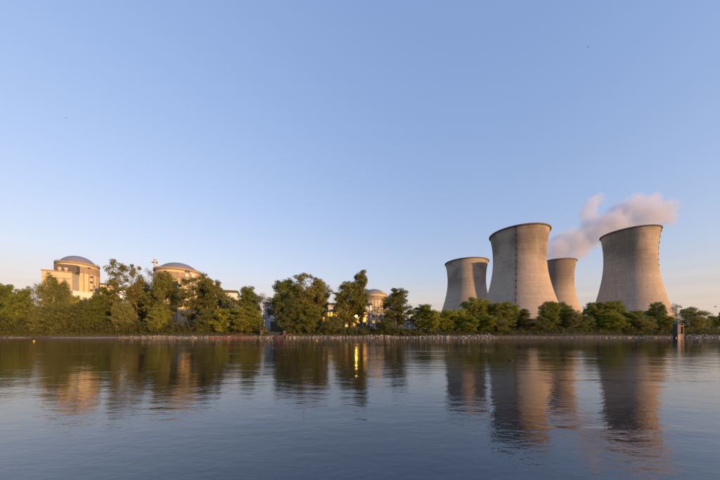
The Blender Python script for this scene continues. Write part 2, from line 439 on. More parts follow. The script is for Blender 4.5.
# ------------------------------------------------------------------ reactor and plant buildings
def ang_to_cam(x, y): return math.atan2(-y, -x)
def reactor(px, Y, Rr, ytop, ydome, label, npil=22, slots=None, z0=4.8):
    x = (px-360)/F*Y; zt = CAMZ+(HOR-ytop)/F*Y-z0; zd = CAMZ+(HOR-ydome)/F*Y-z0
    t = thing('reactor_building', label, 'reactor building', (x, Y, z0), 0, 'domed reactor buildings')
    MB().lathe([(Rr, 0), (Rr, zt-3.4), (Rr-.5, zt-3.4), (Rr-.5, zt-2.6), (Rr-.5, zt), (Rr-1.6, zt), (Rr-1.6, zt-1.2), (0.01, zt-1.0)], 72).build('wall', M['reactor'], t)
    MB().lathe([(Rr-.5, zt-1.7), (Rr+.35, zt-1.5), (Rr+.35, zt+.25), (Rr-1.7, zt+.25), (Rr-1.7, zt-.3)], 72).build('parapet', M['reactor_trim'], t)
    MB().lathe([(Rr, zt-9.3), (Rr+.28, zt-9.3), (Rr+.28, zt-8.6), (Rr, zt-8.6)], 72).build('string_course', M['reactor_trim'], t)
    MB().lathe([(Rr, zt-8.5), (Rr+.12, zt-8.5), (Rr+.12, zt-3.5), (Rr, zt-3.5)], 72).build('upper_band', M['reactor_trim'], t)
    rd = Rr*.84; hd = zd-zt+1.2
    MB().lathe([(rd*math.sin(.5*math.pi*i/10), zt-1.0+hd*math.cos(.5*math.pi*i/10)**1.15 if i < 10 else zt-1.0) for i in range(10, 0, -1)]+[(.01, zt-1+hd)], 48).build('dome', M['dome'], t, True)
    pm = MB().box(-.02, .32, -.3, .3, 0, zt-3.5).mesh('pilaster', M['reactor_trim'])
    for i in range(npil):
        a = 2*math.pi*i/npil; link('pilaster', pm, t, (Rr*math.cos(a), Rr*math.sin(a), 0), a)
    if slots:
        base = ang_to_cam(x, Y)
        for (da, zf, w_, h_) in slots:
            a = base+da; o = MB().box(-.3, .4, -w_/2, w_/2, -h_/2, h_).build('louvre', M['roofdark'], t, False, (Rr*math.cos(a), Rr*math.sin(a), zt*zf), a)
    # railing posts on the parapet
    rl = MB()
    for i in range(48):
        a = 2*math.pi*i/48; rl.tube([((Rr-.4)*math.cos(a), (Rr-.4)*math.sin(a), zt+.2), ((Rr-.4)*math.cos(a), (Rr-.4)*math.sin(a), zt+1.2)], .05, 4)
    rl.lathe([(Rr-.45, zt+1.15), (Rr-.35, zt+1.15), (Rr-.35, zt+1.25), (Rr-.45, zt+1.25), (Rr-.45, zt+1.15)], 48)
    rl.build('guard_rail', M['steel_dark'], t)
    return t, x, zt
R1S = [(.50, .93, 2.0, .9), (.62, .80, 1.8, 1.1), (.62, .72, 1.8, 1.1), (.62, .60, 1.8, 1.0), (.62, .52, 1.4, .9), (.80, .66, 1.2, 1.0)]
reactor(78, 230, 13.7, 264.8, 256.6, 'tall cylindrical concrete building under a grey dome at far left, sunlit orange', 26, R1S)
reactor(178.8, 215, 16.6, 271.8, 263.6, 'sunlit round building with grey dome behind trees, beside thin vent stack', 26, [(.35, .955, 3.5, 1.1), (-.55, .92, 1.6, .8)])
reactor(374, 347, 17.0, 294.6, 289.4, 'farthest round building with pale dome behind the narrow poplar', 24, [(-.1, .9, 2, 1)])

def block(name, label, cat, p0, p1, depth, z0, ztop, wallm, roofm, roof_h=.9, over=.35, rows=(), group=None):
    """a rectangular building whose front edge runs from p0 to p1 on the ground plan"""
    p0, p1 = Vector(p0), Vector(p1); d = p1-p0; L = d.length; rz = math.atan2(d.y, d.x); h = ztop-z0
    t = thing(name, label, cat, (p0.x, p0.y, z0), rz, group)
    MB().box(0, L, 0, depth, 0, h-roof_h).build('wall', wallm, t)
    MB().box(-over, L+over, -over, depth+over, h-roof_h, h).build('roof', roofm, t)
    for (zc, wh, ww, n, x0, x1, pm) in rows:
        fm = MB().box(-ww/2-.12, ww/2+.12, -.10, .02, -wh/2-.12, wh/2+.12).mesh('window', M['greyclad'])
        gm = MB().box(-ww/2, ww/2, -.14, -.09, -wh/2, wh/2).mesh('pane', pm)
        for i in range(n):
            xc = x0+(x1-x0)*(i+.5)/n
            f = link('window', fm, t, (xc, 0, zc)); link('pane', gm, f)
    return t, L, h
def P2(px, Y): return ((px-360)/F*Y, Y)

# left reactor: fuel block in front, plinth, small annexe
t, L, h = block('fuel_building', 'sunlit orange concrete block standing in front of the far left domed building', 'building', P2(41.5, 201), P2(72, 209), 11.5, 4.7, 52.3, M['reactor'], M['reactor_trim'], 1.1, .3)
MB().box(0.6, L-.5, -.16, .05, h-6.2, h-5.6).build('band', M['reactor_trim'], t)
for i in range(6): MB().box(L*(i+1)/7-.1, L*(i+1)/7+.1, -.12, .05, 0, h-6.3).build('panel_joint', M['reactor_trim'], t)
MB().box(5.2, L+1.5, 3.5, 9, h+.02, h+6.2).build('recess_shade', M['recess_dark'], t)  # dark box stands in for a shaded recess in the drum
for xx in (9.0, 12.6):
    v = MB().sphere((xx, 2.4, h+2.2), 1.35, 14, 8).build('relief_vessel', M['cream'], t, True)
    MB().tube([(xx, 2.4, h), (xx, 2.4, h+1.4)], .8, 10).build('vessel_skirt', M['cream'], v)
t, L, h = block('annexe_building', 'white clad annexe at the foot of the far left domed building', 'building', P2(73, 206), P2(98.5, 222), 7, 4.7, 36.3, M['white'], M['white'], .6, .15, [(20, 2, 1.6, 5, 2, 22, M['glass_dark'])])
block('office_block', 'small cream building with flat dark roof just right of far left domed building', 'building', P2(100, 214), P2(118, 222), 12, 4.7, 44.0, M['cream'], M['roofdark'], 1.3, .4, [(34, 1.8, 1.6, 6, 1, 17, M['glass_dark']), (29, 1.8, 1.6, 6, 1, 17, M['glass_dark'])])
# second reactor: block with two vessels
t, L, h = block('fuel_building', 'sunlit concrete block carrying two white spheres before the second dome', 'building', P2(178, 189), P2(209, 194), 12, 4.7, 43.6, M['reactor'], M['reactor_trim'], .9, .3)
MB().box(-.35, -.05, -.2, 12, 0, h-.9).build('corner_strip', M['greyclad'], t)
for i in range(5): MB().box(L*(i+1)/6-.1, L*(i+1)/6+.1, -.12, .05, 0, h-2).build('panel_joint', M['reactor_trim'], t)
for xx in (4.9, 9.1):
    v = MB().sphere((xx, 2.0, h+1.6), 1.5, 14, 8).build('relief_vessel', M['white'], t, True)
    MB().tube([(xx, 2.0, h), (xx, 2.0, h+.7)], .8, 10).build('vessel_skirt', M['cream'], v)
# vent stack with a cross head
x, y = P2(155, 232)
t = thing('vent_stack', 'thin pale vent stack with cross shaped head beside the second dome', 'vent stack', (x, y, 4.8))
MB().tube([(0, 0, 0), (0, 0, 50), (0, 0, 63.8)], [1.15, .95, .85], 14).build('shaft', M['white'], t, True)
MB().tube([(-2.6, 0, 61.6), (2.6, 0, 61.6)], .75, 12).build('outlet_arm', M['white'], t, True)
MB().tube([(0, -2.4, 61.6), (0, 2.4, 61.6)], .75, 12).build('outlet_arm', M['white'], t, True)
MB().tube([(0, 0, 63.8), (0, 0, 64.3)], [1.3, 1.0], 12).build('cap', M['cream'], t)
# pale building right of second reactor
t, L, h = block('auxiliary_building', 'pale sunlit block with dark roof edge right of the second dome', 'building', P2(219.5, 188), P2(237.3, 192), 14, 4.7, 33.9, M['white'], M['roofdark'], 1.9, .25, [(12, 1.6, 1.4, 5, 1.5, 12, M['glass_dark'])])
for (x0, x1, z1) in ((1, 1.6, 1.6), (5.5, 7.6, .9), (9, 9.4, 1.3)): MB().box(x0, x1, 1, 2, h, h+z1).build('roof_unit', M['greyclad'], t)
# low service halls whose sunlit walls show through the trees; sun patches put in as glowing panes
block('service_hall', 'longer low cream hall glimpsed through trees between the two left domes', 'building', P2(112, 158), P2(176, 166), 20, 4.5, 20.5, M['cream'], M['roofdark'], .8, .3, [(11, 1.8, 1.6, 12, 2, 38, M['glow_pane'])])
block('service_hall', 'low cream hall glimpsed through trees below the second dome', 'building', P2(177, 160), P2(222, 164), 18, 4.5, 22.5, M['cream'], M['roofdark'], .8, .3, [(14, 2, 1.8, 8, 2, 26, M['glow_pane']), (9, 1.6, 1.8, 8, 2, 26, M['glass_dark'])])
# long grey turbine hall in the middle
t, L, h = block('turbine_hall', 'long grey hall with dark roof edge behind the middle trees', 'building', P2(264.5, 168), P2(372, 176), 40, 4.5, 22.3, M['greyclad'], M['roofdark'], 1.2, .5)
cm = MB().box(-.35, .35, -.5, .05, 0, h-1.3).mesh('column', M['white'])
for i in range(13): link('column', cm, t, (1.2+i*(L-2.4)/12, 0, 0))
gm = MB().box(-1.9, 1.9, -.12, .04, -2.0, 2.0).mesh('window', M['glass_dark'])
for i in range(12): link('window', gm, t, (1.2+(i+.5)*(L-2.4)/12, 0, h-6.5))
MB().box(4.5, 10.5, -3.2, 0.0, 0, 6.8).build('porch', M['cream'], t)
# glazed annexe; sun glint on its panes is put in as glow
t, L, h = block('glazed_annexe', 'low building with bright golden windows behind the narrow poplar', 'building', P2(318, 150), P2(368, 154), 12, 4.4, 15.6, M['cream'], M['greyclad'], .7, .3)
fm = MB().box(-.95, .95, -.12, .02, -1.35, 1.35).mesh('window', M['greyclad'])
gm = MB().box(-.8, .8, -.17, -.11, -1.2, 1.2).mesh('pane', M['glow_pane']); gd = MB().box(-.8, .8, -.17, -.11, -1.2, 1.2).mesh('pane', M['glass_dark'])
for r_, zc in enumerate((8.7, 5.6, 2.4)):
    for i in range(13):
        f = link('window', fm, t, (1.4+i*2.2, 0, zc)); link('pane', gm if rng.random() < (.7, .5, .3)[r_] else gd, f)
t = thing('roof_cabin', 'bright yellow cabin on the roof of the glazed building', 'cabin', (*P2(333.2, 152.5), 15.7), .06)
MB().box(0, 4.9, 0, 3, 0, 2.7).build('body', M['yellow'], t); MB().box(-.15, 5.05, -.15, 3.15, 2.7, 2.95).build('roof', M['greyclad'], t)
# pale low building and gantry under the third dome
block('workshop', 'pale low workshop behind the thin brown tree under the farthest dome', 'building', P2(370, 160), P2(404, 163), 14, 4.4, 15.2, M['white'], M['greyclad'], .7, .3, [(8, 1.8, 1.6, 8, 1, 20, M['glass_dark']), (4.5, 1.6, 1.6, 8, 1, 20, M['glow_pane'])])
t, L, h = block('shed', 'small white shed seen low between two right of centre trees', 'shed', P2(406, 150), P2(416, 151), 6, 4.4, 9.8, M['white'], M['bluegrey'], .5, .3, [(3, 1.2, 1, 3, .6, 5, M['glass_dark'])])
t, L, h = block('hut', 'small orange hut in the gap left of the yellow green trees', 'hut', P2(437.5, 140), P2(443.5, 141), 4, 4.3, 8.4, M['orange'], M['cream'], .5, .25)
MB().box(.9, 1.9, -.12, .02, 0, 2.2).build('door', M['cream'], t)

# glowing lamp on a mast, added to stand in for a sun glint
x, y = P2(356.3, 110.6)
t = thing('glint_lamp', 'added golden glow on a short mast, for the sun glint by the narrow poplar', 'glint_lamp', (x, y, 1.6))
zl = CAMZ+(HOR-316.3)/F*110.6-1.6
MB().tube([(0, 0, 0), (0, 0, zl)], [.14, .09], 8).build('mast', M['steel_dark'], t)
o = MB().tube([(0, .5, 0), (0, .3, 0), (0, -.1, 0)], [.3, .55, .72], 16).build('glint_head', M['steel_dark'], t, False, (0, 0, zl))
MB().tube([(0, -.1, 0), (0, -.2, 0)], [.5, .45], 16).build('lens', M['glint'], o)

# outfall in the bank
x, y = P2(278, 112)
t = thing('outfall', 'dark concrete outfall with an open channel in the bank below the grey hall', 'outfall', (x, 110.5, 0), 0)
MB().box(-5.6, 3.6, 8, 9, 0, 7.4).build('head_wall', M['chan'], t)
MB().box(-6.2, -5.6, -3, 9, 0, 3.4).build('wing_wall', M['chan'], t); MB().box(3.6, 4.2, -3, 9, 0, 3.0).build('wing_wall', M['chan'], t)
MB().box(-5.6, 3.6, -1.2, 1.0, .1, 1.5).build('weir', M['roofdark'], t)
MB().tube([(-3.2, -1.5, 1.75), (3.2, -1.5, 1.95)], .35, 10).build('pipe', M['bluegrey'], t)
rl = MB()
for i in range(7): rl.tube([(-5.4+i*1.5, 8.5, 7.4), (-5.4+i*1.5, 8.5, 8.5)], .05, 4)
rl.tube([(-5.4, 8.5, 8.5), (3.6, 8.5, 8.5)], .06, 4); rl.build('guard_rail', M['steel_dark'], t)

# orange floating booms
def boom(label, pts):
    t = thing('floating_boom', label, 'floating boom', pts[0], 0, 'orange booms at the far waterline')
    P = [Vector(p)-Vector(pts[0]) for p in pts]
    lens = [(P[i+1]-P[i]).length for i in range(len(P)-1)]; tot = sum(lens); n = int(tot/1.3)
    MB().tube(P, .07, 5).build('skirt', M['boom'], t)
    def pos(s):
        for i, l in enumerate(lens):
            if s <= l: return P[i].lerp(P[i+1], s/l), (P[i+1]-P[i]).normalized()
            s -= l
        return P[-1], (P[-1]-P[-2]).normalized()
    for i in range(n):
        p, d = pos((i+.5)*tot/n)
        MB().tube([p-d*.5, p-d*.42, p+d*.42, p+d*.5], [.08, .13, .13, .08], 8).build('float', M['boom'], t)
def W2(px, y, z): return ((px-360)/F*y, y, z)
boom('orange boom climbing the rocks left of the outfall', [W2(209, 102.8, .1), W2(224, 103.4, .15), W2(232, 106.2, .9), W2(243, 107.4, 1.5)])
boom('orange boom afloat along the waterline left of the outfall', [W2(226, 103.4, .08), W2(240, 103.2, .08), W2(252, 103.4, .08)])
boom('short orange boom running up the rocks right of the outfall', [W2(277, 103.6, .3), W2(284, 105.2, 1.0), W2(292, 107.2, 1.6)])

# gauging kiosk standing in the water at right
x, y = P2(677.6, 100)
t = thing('gauging_tower', 'narrow dark steel tower with rusty orange frame standing in the water at right', 'tower', (x, y, -1.5))
top = 7.0; WX, DY = 2.2, 1.3
for (px_, py_) in ((0, 0), (WX, 0), (0, DY), (WX, DY)):
    MB().box(px_-.13, px_+.13, py_-.13, py_+.13, 0, top).build('post', M['rust'] if py_ == 0 else M['bluegrey'], t)
MB().box(-.07, .03, .15, DY-.15, 1.8, top-.1).build('side_panel', M['bluegrey'], t)
MB().box(.15, WX-.15, DY-.03, DY+.07, 1.2, top-.1).build('back_panel', M['bluegrey'], t)
MB().box(.14, WX-.14, -.06, .04, 1.4, 3.0).build('front_panel', M['bluegrey'], t)
MB().box(.14, WX-.14, -.09, .05, top-1.0, top-.5).build('lintel', M['rust'], t)
MB().box(.14, WX-.14, .25, .35, 3.03, top-.1).build('door', M['roofdark'], t)  # dark sheet across the opening, standing in for the shade inside
MB().box(-.2, WX+.2, -.35, DY+.2, 2.9, 3.02).build('floor_plate', M['bluegrey'], t)
r_ = MB(); r_.v = [(-.35, -.35, top), (WX+.35, -.35, top), (WX+.35, DY+.35, top), (-.35, DY+.35, top), (WX/2, DY/2, top+.95)]
r_.f = [(0, 1, 4), (1, 2, 4), (2, 3, 4), (3, 0, 4), (3, 2, 1, 0)]; r_.build('roof', M['bluegrey'], t)
MB().tube([(WX/2, DY/2, top+.8), (WX/2, DY/2, top+1.9)], [.09, .05], 6).build('mast', M['white'], t)
lad = MB()
for dx in (1.35, 1.75): lad.tube([(dx, -.25, .5), (dx, -.25, 3.6)], .04, 4)
for i in range(9): lad.tube([(1.35, -.25, .8+i*.33), (1.75, -.25, .8+i*.33)], .03, 4)
lad.build('ladder', M['rust'], t)

# ------------------------------------------------------------------ trees
def leaves(centres, radii, counts, size, rs, droop=0.0, flat=.8):
    """leaf quads scattered through clumps; returns verts, quads, tint"""
    n = int(sum(counts)); idx = np.repeat(np.arange(len(centres)), counts)
    d = rs.normal(size=(n, 3)); d /= np.linalg.norm(d, axis=1)[:, None]
    rad = radii[idx]*rs.uniform(.25, 1.0, n)**.6
    p = centres[idx]+d*rad[:, None]*np.array([1, 1, flat]); p[:, 2] -= droop*rad*rs.random(n)
    a = rs.normal(size=(n, 3)); a /= np.linalg.norm(a, axis=1)[:, None]
    b = np.cross(a, d+rs.normal(size=(n, 3))*.6); b /= np.linalg.norm(b, axis=1)[:, None]+1e-9
    s = size*rs.uniform(.6, 1.35, n)[:, None]
    a *= s*.5; b *= s*.36
    V = np.stack([p-a, p+b, p+a, p-b], 1).reshape(-1, 3)
    Q = np.arange(4*n).reshape(n, 4)
    ct = rs.uniform(.15, .85, len(centres))[idx]
    T = np.repeat(np.clip(ct*.65+rs.uniform(0, .4, n), 0, 1), 4)
    return V, Q, T
SPEC = {  # nominal height, crown base, max radius, height of max radius, lobes, clumps per lobe, leaves per clump, leaf size, clump radius
 'A': dict(H=24, cb=.03, r=7.2, tm=.42, lobes=32, cl=20, lv=72, ls=.40, cr=1.2, flat=1.0, lobe=.38),
 'B': dict(H=28, cb=.20, r=6.2, tm=.52, lobes=26, cl=11, lv=52, ls=.38, cr=1.0, flat=1.0, lobe=.32),
 'C': dict(H=28, cb=.17, r=3.3, tm=.50, lobes=26, cl=11, lv=64, ls=.38, cr=.95, flat=1.1, lobe=.62),
 'E': dict(H=24, cb=.15, r=6.6, tm=.42, lobes=30, cl=17, lv=66, ls=.38, cr=1.1, flat=1.0, lobe=.36),
 'D': dict(H=18, cb=.02, r=6.6, tm=.40, lobes=30, cl=16, lv=66, ls=.32, cr=1.05, flat=1.05, lobe=.40),
 'F': dict(H=18, cb=.18, r=4.8, tm=.60, lobes=20, cl=9, lv=26, ls=.30, cr=1.0, flat=.9, lobe=.38),
 'G': dict(H=13, cb=.02, r=4.6, tm=.42, lobes=24, cl=14, lv=56, ls=.33, cr=.85, flat=1.0, lobe=.40),
}
def make_proto(kind, seed):
    s = SPEC[kind]; rs = np.random.default_rng(seed); H = s['H']; zb = H*s['cb']
    def env(t):   # crown radius along its height
        tm = s['tm']
        return s['r']*(math.sin(.5*math.pi*min(1, (t+.10)/(tm+.10)))**.8 if t < tm else math.sqrt(max(0, 1-((t-tm)/(1.02-tm))**2.1)))
    trunk = MB(); top = H*.86
    bx, by = rs.uniform(-.6, .6, 2)
    def tr(z): u = z/H; return Vector((bx*math.sin(u*3.1)+.25*math.sin(u*9), by*math.sin(u*2.6)+.25*math.cos(u*7)-.25, z))
    r0 = .017*H
    trunk.tube([tr(H*q) for q in (-.03, 0, .03, .15, .3, .45, .6, .75, .86)], [r0*k for k in (1.5, 1.35, 1.05, .9, .75, .58, .42, .25, .1)], 8)
    cs, rr_, cn = [], [], []
    for k in range(s['lobes']):
        t = (k+.5)/s['lobes']; t = min(.97, max(.02, t+rs.uniform(-.05, .05)))
        e = env(t); a = k*2.399963+rs.uniform(-.5, .5)
        lr = max(1.0, e*s['lobe']*rs.uniform(.75, 1.25)) if kind != 'C' else max(.9, e*s['lobe'])
        off = max(0, e-lr*.8)*rs.uniform(.45, 1.05)
        z = zb+(H-zb)*t-(.35*lr if t > .85 else 0)
        c = Vector((off*math.cos(a), off*math.sin(a), z))
        z1 = max(.12*H, z-off*(.55 if kind != 'C' else 1.6)-lr*.4); z1 = min(z1, top)
        p0 = tr(z1); mid = p0.lerp(c, .55)+Vector((0, 0, -.06*off))
        lr0 = r0*.45*(1-.6*z1/H)
        trunk.tube([p0, mid, c], [lr0, lr0*.65, lr0*.3], 5)
        nc = max(5, int(s['cl']*(lr/(s['r']*s['lobe']))**1.3*rs.uniform(.8, 1.2)))
        for j in range(nc):
            d = rs.normal(size=3); d /= np.linalg.norm(d)
            q = np.array(c)+d*lr*rs.uniform(.45, 1.0)*np.array([1, 1, 1.2 if kind in 'AEG' else .9])
            cs.append(q); rr_.append(s['cr']*rs.uniform(.65, 1.25)); cn.append(int(s['lv']*rs.uniform(.6, 1.4)))
            if j % 2 == 0: trunk.tube([c, Vector(q)], [lr0*.28, .03], 4, caps=False)
    # inner fill near the trunk
    for j in range(int(s['lobes']*(1.2 if kind not in 'BF' else .5))):
        t = rs.uniform(.05, .85); z = zb+(H-zb)*t; e = env(t)*.35; a = rs.uniform(0, 6.28)
        cs.append(np.array([e*math.cos(a), e*math.sin(a), z])); rr_.append(s['cr']*1.3); cn.append(int(s['lv']*.9))
    V, Q, T = leaves(np.array(cs), np.array(rr_), np.array(cn), s['ls'], rs, .5 if kind == 'D' else 0, s['flat'])
    crown = np_mesh('crown_'+kind, V, Q, T, LEAF[kind])
    tm = trunk.mesh('trunk_'+kind, M['bark_pale'] if kind in 'BF' else M['bark'], True)
    zmax = np.percentile(V[:, 2], 99.7); rx = np.percentile(np.abs(V[:, 0]), 97)
    return tm, crown, zmax, rx
PROTO = {k: [make_proto(k, 100*i+ord(k)) for i in range(n)] for k, n in (('A', 5), ('B', 3), ('C', 2), ('E', 3), ('D', 4), ('F', 3), ('G', 3))}
def gz(y): 
    ys = [p[0] for p in prof]; zs = [p[1] for p in prof]
    return float(np.interp(y, ys, zs))
NAME = {'A': ('broadleaf_tree', 'tree'), 'B': ('poplar_tree', 'tree'), 'C': ('columnar_poplar', 'tree'), 'E': ('broadleaf_tree', 'tree'), 'D': ('willow_tree', 'tree'), 'F': ('sparse_tree', 'tree'), 'G': ('young_tree', 'tree')}
# (photo column of the trunk, photo row of the top, half width in photo pixels, depth, kind, label)
TREES = [
 (-9, 284, 15, 121, 'A', 'dark green tree cut by the left picture edge'),
 (6, 285, 14, 118, 'A', 'dense dark green tree nearest the left picture edge, fully in view'),
 (21, 290, 12, 116, 'A', 'round dark green tree left of the pale sparse tree at far left'),
 (33, 284, 11, 124, 'F', 'pale sparse tree left of the far left domed building'),
 (51, 275, 11, 119, 'D', 'tall olive willow rising before the far left concrete block'),
 (64, 281, 8, 120, 'D', 'slim olive tree in front of right corner of far left concrete block'),
 (75, 296, 10, 118, 'A', 'dark green tree below the white annexe'),
 (40, 306, 12, 112.5, 'D', 'low grey green willow at the water under the tall olive one'),
 (60, 303, 13, 112.5, 'D', 'low olive willow on the bank below the far left concrete block'),
 (86, 299, 11, 115, 'D', 'low willow right of the white annexe'),
 (98, 296, 11, 118, 'A', 'low dark tree just left of the tallest left poplar'),
 (118, 260.5, 13.5, 122, 'B', 'tallest airy poplar between the two left domes'),
 (136, 265.5, 10, 126, 'B', 'second airy poplar leaning against the tallest left one'),
 (141, 284, 14, 129, 'E', 'rounded olive tree half hidden behind the second airy poplar'),
 (107, 288, 10, 124, 'A', 'mid height green tree left below the tallest airy poplar'),
 (124, 302, 11, 114, 'D', 'willow on the bank in front of the tallest airy poplar'),
 (150, 270, 10, 130, 'F', 'pale thin tree just left of the vent stack'),
 (164, 273, 15, 122, 'E', 'broad olive tree hiding the left side of the second dome building'),
 (192, 277.5, 13, 119, 'B', 'airy poplar with pale forked trunk below the two white spheres'),
 (205, 274.5, 8, 123, 'E', 'dark tree top at the right edge of the second dome building'),
 (215, 281, 12, 120, 'E', 'dark spreading tree just left of the pale block with dark roof'),
 (158, 308, 11, 113, 'A', 'low green tree on the bank below the broad olive tree'),
 (207, 309, 11, 113, 'D', 'low willow on the bank below the dark spreading tree'),
 (234, 298, 9, 117, 'D', 'brownish willow in front of the pale block with dark roof'),
 (249, 287, 9, 121, 'A', 'pointed green tree left of the grey hall'),
 (263, 294, 9, 121, 'F', 'brown nearly bare tree left end of the grey hall'),
 (247, 307, 13, 113, 'A', 'low dark green tree on the bank left of the outfall'),
 (226, 309, 10, 112.5, 'G', 'low yellow green tree on the bank above the orange boom'),
 (276, 299, 6, 126, 'F', 'thin bare tree at the left side of the big middle tree'),
 (286, 280, 11, 122, 'A', 'dark left crown beside the biggest middle tree'),
 (304, 272.8, 13, 119, 'B', 'biggest olive green tree in the middle of the bank'),
 (318, 280, 11, 121, 'E', 'right shoulder tree beside the biggest middle tree'),
 (291, 297, 12, 113, 'D', 'grey olive willow leaning over the rocks right of the outfall'),
 (303, 287, 13, 122, 'A', 'fuller darker tree filling out the lower part of the biggest middle tree'),
 (309, 306, 10, 113, 'A', 'low dark tree in front of the biggest middle tree'),
 (332, 316, 9, 112.5, 'D', 'low olive shrub tree below the yellow cabin'),
 (349.5, 281.5, 13.5, 121, 'E', 'round tree joined to left side of the narrow poplar'),
 (361.3, 270.8, 6.2, 121, 'C', 'narrow columnar poplar, tallest in the middle'),
 (377, 306, 9, 117, 'F', 'thin brownish tree below the farthest dome'),
 (397, 288.7, 12.5, 120, 'E', 'full green tree covering right side of the farthest dome'),
 (386, 318, 8, 112.5, 'D', 'low olive shrub tree left of the full green tree'),
 (423, 305, 9.5, 118, 'A', 'small rounded tree alone right of the farthest dome'),
 (433, 310, 8, 115, 'G', 'small yellow green tree joined to right of the lone rounded tree'),
 (447, 310, 9, 116, 'G', 'bright yellow green tree just right of the orange hut'),
 (458, 310, 9, 118, 'G', 'yellow green tree below the shadowed far left cooling tower'),
 (474, 298, 12, 122, 'A', 'olive tree covering right foot of the far left cooling tower'),
 (484, 300.5, 10, 126, 'A', 'tree in the gap between far left and tallest cooling towers'),
 (469, 316, 9, 113, 'G', 'low yellow green tree on the rocks under the olive tree'),
 (486, 315, 9, 113, 'G', 'low bright tree at the right end of the pale rocks'),
 (502, 302.5, 12, 119, 'A', 'full tree before left foot of the tallest cooling tower'),
 (513, 307, 9, 122, 'A', 'tree just left of the ladder line of the tallest cooling tower'),
 (524, 309, 5.5, 116, 'C', 'small slim tree right under the ladder line'),
 (538, 317, 10, 115, 'D', 'low grey olive willow before the tallest cooling tower'),
 (500, 318, 9, 113, 'D', 'low willow at the water before left foot of tallest tower'),
 (549, 302, 9, 120, 'A', 'tree before right foot of the tallest cooling tower'),
 (561, 302.5, 9.5, 121, 'A', 'tree before the half hidden cooling tower'),
 (572, 309, 8, 117, 'D', 'smaller olive tree at the right foot of the half hidden tower'),
 (583, 315, 9, 116, 'D', 'low willow in the sky gap left of the rightmost tower'),
 (593, 303, 9, 120, 'A', 'left one of the clump before the rightmost tower'),
 (606, 302, 11, 119, 'A', 'middle one of the clump before the rightmost tower'),
 (618, 301, 9, 121, 'A', 'right one of the clump before the rightmost tower'),
 (611, 314, 12, 114, 'G', 'lower yellow green tree in front of the clump at rightmost tower'),
 (626, 313, 8, 118, 'A', 'small dark tree between the clump and the round grey willow'),
 (641, 315.5, 11, 115, 'D', 'round grey olive willow before the rightmost tower'),
 (657, 302.5, 9, 121, 'A', 'dark flat topped tree before the right foot of the rightmost tower'),
 (665, 316, 10, 116, 'A', 'low dark tree left of the steel tower in the water'),
 (676, 303.5, 6.5, 128, 'F', 'thin pale tree against the sky above the steel tower'),
 (691, 307.5, 13, 118, 'D', 'broad olive tree right of the steel tower'),
 (702, 317, 8, 122, 'D', 'low sloping tree right of the broad olive tree'),
 (714, 316, 8, 132, 'A', 'dark far hedge tree near the right picture edge'),
 (724, 309, 5.5, 124, 'A', 'tree cut by the right picture edge'),
 (635, 311, 10, 170, 'A', 'dark far tree behind round willow at rightmost tower'),
 (648, 311.5, 9, 170, 'A', 'dark far tree right behind the round grey willow'),
]
cnt = {}
for (px, py, hw, Y, k, label) in TREES:
    i = cnt.get(k, 0); cnt[k] = i+1
    tm, cr, zm, rx = PROTO[k][i % len(PROTO[k])]
    x = (px-360)/F*Y; zg = gz(Y-1)-.15; top = CAMZ+(HOR-py)/F*Y
    cosq = Y/math.hypot(x, Y); r = hw*Y*cosq/F*1.10
    t = thing(NAME[k][0], label, NAME[k][1], (x, Y, zg), rng.uniform(0, 6.28), 'trees along the far bank')
    sxy = r/rx; sz = (top-zg)/zm
    t.scale = (sxy, sxy, sz)
    link('trunk', tm, t); link('crown', cr, t)

# scrub under the trees: one tangled mass
def scrub():
    rs = np.random.default_rng(77); cs, rr_, cn = [], [], []
    kx = [-30, 0, 60, 130, 215, 262, 266, 286, 290, 326, 330, 400, 410, 440, 480, 560, 640, 700, 712, 760]
    kt = [312, 311, 314, 318, 318, 316, 331, 331, 320, 323, 324, 323, 324, 326, 325, 324, 323, 325, 327, 327]
    for px in np.arange(-40, 765, .62):
        for row in range(4):
            if rs.random() < ((.72 if px < 262 else .5) if row == 3 else .25): continue
            Y = (112.0, 114.5, 118.5, 110.0)[row]+rs.uniform(-1, 1); p = px+rs.uniform(-1, 1)
            if 266 < p < 286.5 and Y < 119.5: continue
            x = (p-360)/F*Y; yt = np.interp(p, kx, kt)+rs.uniform(0, 9)+(4, 1.5, 0, 0)[row]
            if row == 3: yt = rs.uniform(327, 336)
            zt = CAMZ+(HOR-yt)/F*Y; zg = gz(Y-1)
            z = zg+.3
            while z < zt:
                cs.append((x+rs.uniform(-.7, .7), Y+rs.uniform(-.6, .6), z)); rr_.append(rs.uniform(.6, 1.15)); cn.append(int(rs.uniform(16, 30)))
                z += rs.uniform(.8, 1.5)
    V, Q, T = leaves(np.array(cs), np.array(rr_), np.array(cn), .42, rs)
    o = link('scrub', np_mesh('scrub', V, Q, T, LEAF['S']))
    return tag(o, 'tangled dark green scrub under the trees of the far bank', 'scrub', kind='stuff')
scrub()
def bank_grass():
    rs = np.random.default_rng(9); cs, rr_, cn = [], [], []
    for _ in range(5200):
        p = rs.uniform(-30, 750); Y = rs.uniform(107.3, 111.5); x = (p-360)/F*Y
        if 268 < p < 288: continue
        cs.append((x, Y+wob(x)*.8, gz(Y)+.1)); rr_.append(rs.uniform(.2, .5)); cn.append(7)
    V, Q, T = leaves(np.array(cs), np.array(rr_), np.array(cn), .34, rs)
    return tag(link('bank_grass', np_mesh('bank_grass', V, Q, T, LEAF['S'])), 'rough grass and weeds on the slope above the rocks', 'grass', kind='stuff')
bank_grass()

